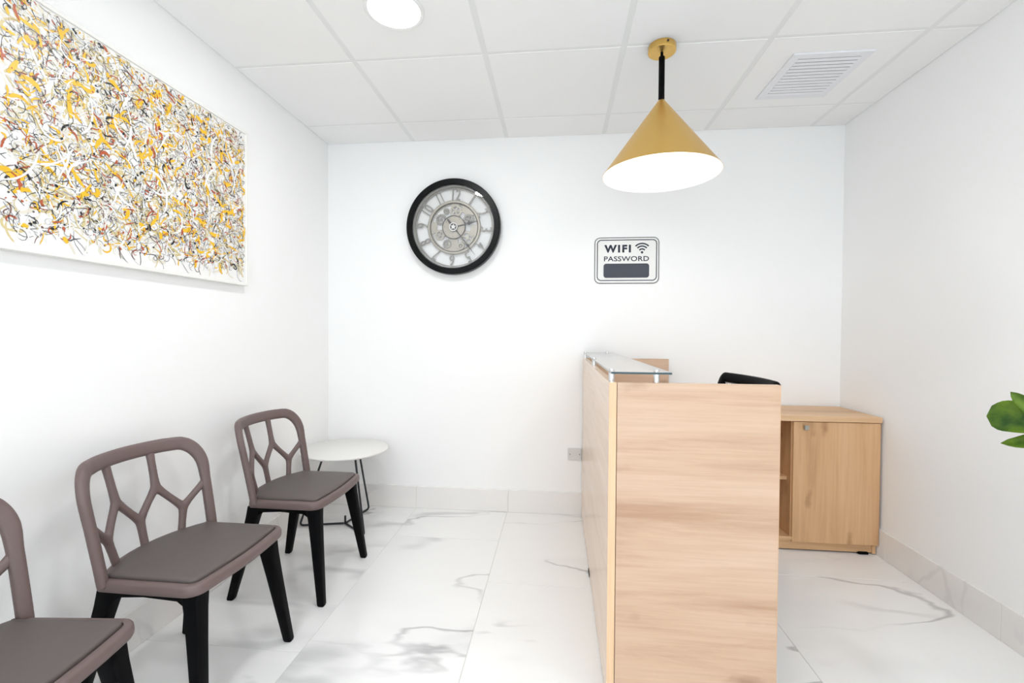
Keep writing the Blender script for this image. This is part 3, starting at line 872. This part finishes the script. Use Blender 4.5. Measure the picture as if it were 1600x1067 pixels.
# ------------------------------------------------------------------ framed abstract picture on the left wall
def picture():
    Y0, Y1, Z0, Z1 = -1.850, -0.812, 1.352, 2.078
    t = thing('framed_picture', 'large white-framed abstract splatter picture in yellow, black and white', 'picture', (0.0015, Y0, Z0))
    w, h, b, d = Y1 - Y0, Z1 - Z0, 0.012, 0.03
    for lo, hi in (((0, 0, 0), (d, w, b)), ((0, 0, h - b), (d, w, h)), ((0, 0, b), (d, b, h - b)), ((0, w - b, b), (d, w, h - b))):
        obj('frame_bar', bx(lo, hi, .0012, 1), M['frame'], t)
    cv = obj('canvas', bx((0.004, b + .0005, b + .0005), (d - 0.006, w - b - .0005, h - b - .0005)), M['canvas'], t)
    # paint: thousands of thin flat dribbles, one joined layer
    rnd = random.Random(41)
    cols = [(0.012, 0.014, 0.017), (0.84, 0.49, 0.018), (0.66, 0.55, 0.28), (0.46, 0.095, 0.032), (0.86, 0.86, 0.85), (0.36, 0.36, 0.41), (0.17, 0.085, 0.07), (0.74, 0.70, 0.60)]
    mats = [plain('paint_%d' % i, c, 0.4, var=0.08) for i, c in enumerate(cols)]
    V, F_, MI = [], [], []
    ax0, ax1, az0, az1 = b + 0.075, w - b - 0.012, b + 0.048, h - b - 0.008
    layer = [0]
    def spot(margin=0.0):
        return rnd.uniform(ax0 + margin, ax1 - margin), rnd.uniform(az0 + margin, az1 - margin)
    def clampin(p):
        return (min(max(p[0], b + .004), w - b - .004), min(max(p[1], b + .004), h - b - .004))
    def ribbon(y, z, ang, length, width, curl, mi, n=9, taper=True, rough=0.25):
        layer[0] += 1
        x = d - 0.006 + 0.0001 + layer[0] * 3.2e-7
        pts = []
        st = length / n
        c = curl
        for i in range(n + 1):
            pts.append((y, z)); y += math.cos(ang) * st; z += math.sin(ang) * st
            c += rnd.gauss(0, abs(curl) * .5 + .15); ang += c * .35
        base = len(V)
        for i, p in enumerate(pts):
            q = pts[min(i + 1, n)]; o = pts[max(i - 1, 0)]
            tx, tz = q[0] - o[0], q[1] - o[1]; L = math.hypot(tx, tz) or 1
            ww = width * (1 + rnd.uniform(-rough, rough))
            if taper: ww *= 0.25 + 0.75 * math.sin(math.pi * (i + .4) / (n + .8)) ** .6
            a = clampin((p[0] - tz / L * ww / 2, p[1] + tx / L * ww / 2)); e = clampin((p[0] + tz / L * ww / 2, p[1] - tx / L * ww / 2))
            V.append((x, a[0], a[1])); V.append((x, e[0], e[1]))
        for i in range(n):
            k = base + 2 * i
            F_.append((k, k + 1, k + 3, k + 2)); MI.append(mi)
    def blob(y, z, r, mi, n=10):
        layer[0] += 1
        x = d - 0.006 + 0.0001 + layer[0] * 3.2e-7
        base = len(V)
        st = rnd.uniform(.5, 1.0); ro = rnd.uniform(0, 3.14)
        for i in range(n):
            a = 2 * math.pi * i / n; rr = r * rnd.uniform(.65, 1.3)
            u_, v_ = rr * math.cos(a), rr * st * math.sin(a)
            p = clampin((y + u_ * math.cos(ro) - v_ * math.sin(ro), z + u_ * math.sin(ro) + v_ * math.cos(ro)))
            V.append((x, p[0], p[1]))
        F_.append(tuple(range(base, base + n))); MI.append(mi)
    def many(count, mi, l, wd, curl):
        for _ in range(count):
            y, z = spot()
            ribbon(y, z, rnd.uniform(0, 6.28), rnd.uniform(*l), rnd.uniform(*wd), rnd.choice((-1, 1)) * rnd.uniform(0, curl), mi)
    many(520, 7, (.03, .10), (.004, .013), .5)
    many(320, 2, (.03, .09), (.003, .010), .5)
    many(300, 5, (.02, .08), (.0012, .004), .7)
    many(560, 0, (.02, .11), (.0008, .0024), .8)
    many(300, 6, (.02, .08), (.001, .0035), .8)
    many(260, 1, (.015, .06), (.002, .007), .5)
    many(260, 3, (.015, .06), (.0014, .005), .6)
    many(380, 4, (.02, .10), (.0015, .005), .5)
    many(560, 0, (.012, .07), (.0007, .0022), 1.0)
    many(260, 2, (.015, .05), (.0015, .005), .6)
    many(135, 1, (.02, .07), (.006, .016), .3)
    many(80, 3, (.015, .05), (.003, .009), .4)
    many(260, 4, (.02, .08), (.0015, .005), .5)
    many(60, 0, (.012, .04), (.003, .008), .5)
    many(420, 0, (.008, .05), (.0006, .0018), 1.2)
    many(90, 1, (.01, .045), (.003, .009), .4)
    for _ in range(26):      # broad white runs, mostly upright
        y, z = spot(.05); ribbon(y, z, R(rnd.choice((-1, 1)) * rnd.uniform(50, 120)), rnd.uniform(.07, .19), rnd.uniform(.005, .010), rnd.uniform(-.3, .3), 4)
    for _ in range(650):
        y, z = spot(); blob(y, z, rnd.uniform(.0015, .0055), rnd.choice((0, 0, 0, 1, 1, 3, 3, 4, 2, 6)))
    me = bpy.data.meshes.new('paint_splatter'); me.from_pydata(V, [], F_); me.update()
    for m in mats: me.materials.append(m)
    for p, i in zip(me.polygons, MI): p.material_index = i
    o = bpy.data.objects.new('paint_splatter', me); link(o, cv); o['kind'] = 'stuff'
picture()

# ------------------------------------------------------------------ wall socket
t = thing('wall_socket', 'small grey wall socket plate low on the back wall beside the desk', 'socket', (1.572, -0.001, 0.345))
obj('plate', bx((0, -0.009, 0), (0.084, 0, 0.074), .002, 2), M['plate'], t)
obj('screw', lathe([(0.0028, 0), (0.0028, .001), (.0005, .0012)], 12), M['dark'], t, loc=(0.014, -0.009, 0.037), rot=(R(90), 0, 0))
obj('screw', lathe([(0.0028, 0), (0.0028, .001), (.0005, .0012)], 12), M['dark'], t, loc=(0.074, -0.009, 0.037), rot=(R(90), 0, 0))

# ------------------------------------------------------------------ office chair behind the desk
def office_chair():
    t = thing('office_chair', 'black mesh-back office chair tucked behind the reception desk', 'office chair', (1.975, -1.005, 0), R(180 + 5.5))
    # local +x is the sitter's forward; backrest at -x
    rec = math.tan(R(20))
    bw, z0, z1 = 0.212, 0.53, 0.965
    def P(s, q):
        z = z0 + (z1 - z0) * q
        return Vector((-0.275 + (z1 - z) * rec - 0.028 * (1 - s * s), bw * s * (0.86 + 0.14 * q), z))
    path = fillet([(-1, 0), (1, 0), (1, 1), (-1, 1)], [.25, .25, .045, .045], 4)
    dense = []
    for i in range(len(path)):
        a, b_ = path[i], path[(i + 1) % len(path)]
        n = max(1, int(math.hypot(a[0] - b_[0], a[1] - b_[1]) / .12))
        for j in range(n): dense.append((a[0] + (b_[0] - a[0]) * j / n, a[1] + (b_[1] - a[1]) * j / n))
    ny = Vector((1, 0, rec)).normalized()
    sh = [P(s * .93, .03 + q * .935) for s, q in dense]
    obj('back_frame', sweep(sh, (0.0215, 0.012), 12, normal=ny, closed=True, pw=3), M['black'], t, True, angle=60)
    bm = bmesh.new()
    n = 14
    for i in range(n + 1):
        s = -0.9 + 1.8 * i / n
        sweep([P(s, .05 + .9 * k / 6) for k in range(7)], .0022, 5, bm)
    for i in range(2 * n + 1):
        q = .05 + .9 * i / (2 * n)
        sweep([P(-.9 + 1.8 * k / 8, q) for k in range(9)], .0022, 5, bm)
    obj('back_mesh', bm, M['mesh'], t)
    obj('seat', prism(fillet([(-.20, -.20), (.22, -.22), (.22, .22), (-.20, .20)], .07, 6), .44, .495, 'z', bevel=.018, seg=3), M['black'], t, True, angle=50)
    obj('back_bracket', sweep([(-.02, 0, .43), (-.17, 0, .43), (-.215, 0, .46), (-.20, 0, .56), (-.225, 0, .62)], (0.03, 0.008), 10, normal=[(0, 0, 1), (0, 0, 1), (1, 0, .3), (1, 0, 0), (1, 0, .3)]), M['black'], t, True, angle=60)
    obj('tilt_mechanism', bx((-.09, -.07, .40), (.09, .07, .439), .008, 2), M['black'], t)
    obj('gas_lift', lathe([(0.026, .085), (0.026, .26), (0.0145, .262), (0.0145, .40), (.001, .401)], 24), M['black'], t, True, angle=40)
    hub = obj('star_base', lathe([(0.001, .06), (.036, .06), (.04, .07), (.036, .098), (.001, .10)], 24), M['black'], t, True, angle=40)
    for k in range(5):
        a = R(36 + 72 * k)
        ca, sa = math.cos(a), math.sin(a)
        rl = 0.235
        obj('base_arm', sweep([(.03 * ca, .03 * sa, .082), (.14 * ca, .14 * sa, .078), (rl * ca, rl * sa, .066)], [(.019, .014), (.016, .012), (.012, .009)], 10, normal=(0, 0, 1), pw=3), M['black'], t, True, angle=50)
        cbm = bmesh.new()
        for sg in (-1, 1):
            lathe([(0.001, -.008), (.022, -.008), (.025, -.004), (.025, .004), (.022, .008), (.001, .008)], 20, cbm, (0, 0, sg * .011))
        co = obj('caster', cbm, M['black'], t, True, (rl * ca, rl * sa, .0255), (R(90), 0, a + .7), angle=40)
office_chair()

# ------------------------------------------------------------------ potted plant by the right wall (leaves reach into view)
def plant():
    PX, PY = 2.80, -1.77
    t = thing('potted_plant', 'leafy green potted plant at the right edge of the picture', 'plant', (PX, PY, 0))
    obj('pot', lathe([(0.001, 0.0), (0.105, 0.0), (0.112, 0.006), (0.145, 0.30), (0.148, 0.31), (0.136, 0.312), (0.132, 0.27), (0.001, 0.268)], 48), M['pot'], t, True, angle=40)
    obj('soil', lathe([(0.001, 0.2685), (0.131, 0.2685), (0.128, 0.285), (0.06, 0.292), (0.001, 0.294)], 32), M['soil'], t, True, angle=60)
    stem = [(0, 0, 0.28), (0.012, 0.01, 0.5), (-0.006, 0.02, 0.75), (-0.015, 0.01, 0.95), (0.0, 0.0, 1.22)]
    obj('stem', sweep(stem, [(.013, .013), (.0115, .0115), (.0095, .0095), (.008, .008), (.004, .004)], 10), M['stem'], t, True)
    def leaf(base, tip, width, nrm, fold=0.25, droop=0.10, blunt=False):
        base, tip = Vector(base), Vector(tip)
        d_ = tip - base; L = d_.length; d_.normalize()
        nv = Vector(nrm); nv = (nv - d_ * nv.dot(d_)).normalized()
        s = d_.cross(nv)
        bm = bmesh.new()
        rows = []
        N_ = 11
        for i in range(N_ + 1):
            u = i / N_
            wv = width / 2 * (math.sin(math.pi * min(1, u ** 0.85)) ** 0.62)
            if blunt: wv = width / 2 * max(0.0, 1 - abs(2 * u - 1) ** 3.2) ** .55
            wv = max(wv, .0006)
            c = base + d_ * (L * u) - nv * (droop * L * u * u) + nv * (droop * L * u)
            row = []
            for k in range(-3, 4):
                e = k / 3
                ripple = .03 * width * math.sin(u * 17 + k) * abs(e)
                row.append(bm.verts.new(c + s * (wv * e) + nv * (fold * wv * abs(e) ** 1.3 + ripple)))
            rows.append(row)
        for a, b_ in zip(rows[:-1], rows[1:]):
            for k in range(6): bm.faces.new((a[k], a[k + 1], b_[k + 1], b_[k]))
        r = bmesh.ops.solidify(bm, geom=bm.faces[:], thickness=0.0009)
        return bm
    def add(base, tip, width, nrm, fold=.25, droop=.1, blunt=False):
        zc = min(max(base[2], .3), 1.2)
        lf = obj('leaf', leaf(base, tip, width, nrm, fold, droop, blunt), M['leaf'], t, True)
        root_ = (0.0, 0.01, base[2] - 0.03)
        obj('leaf_stalk', sweep([root_, Vector(root_).lerp(Vector(base), .5) + Vector((0, 0, -.006)), base], .0024, 6), M['leaf'], lf, True)
    # leaves that show in the photograph (towards the room)
    add((-0.135, 0.112, 0.940), (-0.201, 0.203, 0.929), 0.080, (-.60, -.66, .32), .22, .10, True)
    add((-0.140, 0.120, 0.935), (-0.198, 0.147, 0.999), 0.036, (-.75, -.6, .1), .35, .05)
    add((-0.100, 0.065, 0.893), (-0.200, 0.166, 0.868), 0.050, (-.45, -.5, .7), .30, .10)
    rnd = random.Random(5)
    k = 0
    while k < 15:
        a = rnd.uniform(0, 6.28)
        if 1.4 < a < 3.3 :       # keep the side towards the room for the leaves above
            continue
        z = 0.52 + 0.045 * k + rnd.uniform(-.02, .02)
        r0 = rnd.uniform(.05, .09); r1 = r0 + rnd.uniform(.09, .13)
        add((r0 * math.cos(a), r0 * math.sin(a), z), (r1 * math.cos(a + .2), r1 * math.sin(a + .2), z + rnd.uniform(-.03, .05)), rnd.uniform(.06, .085), (0.1, 0.05, 1), .25, .25)
        k += 1
plant()
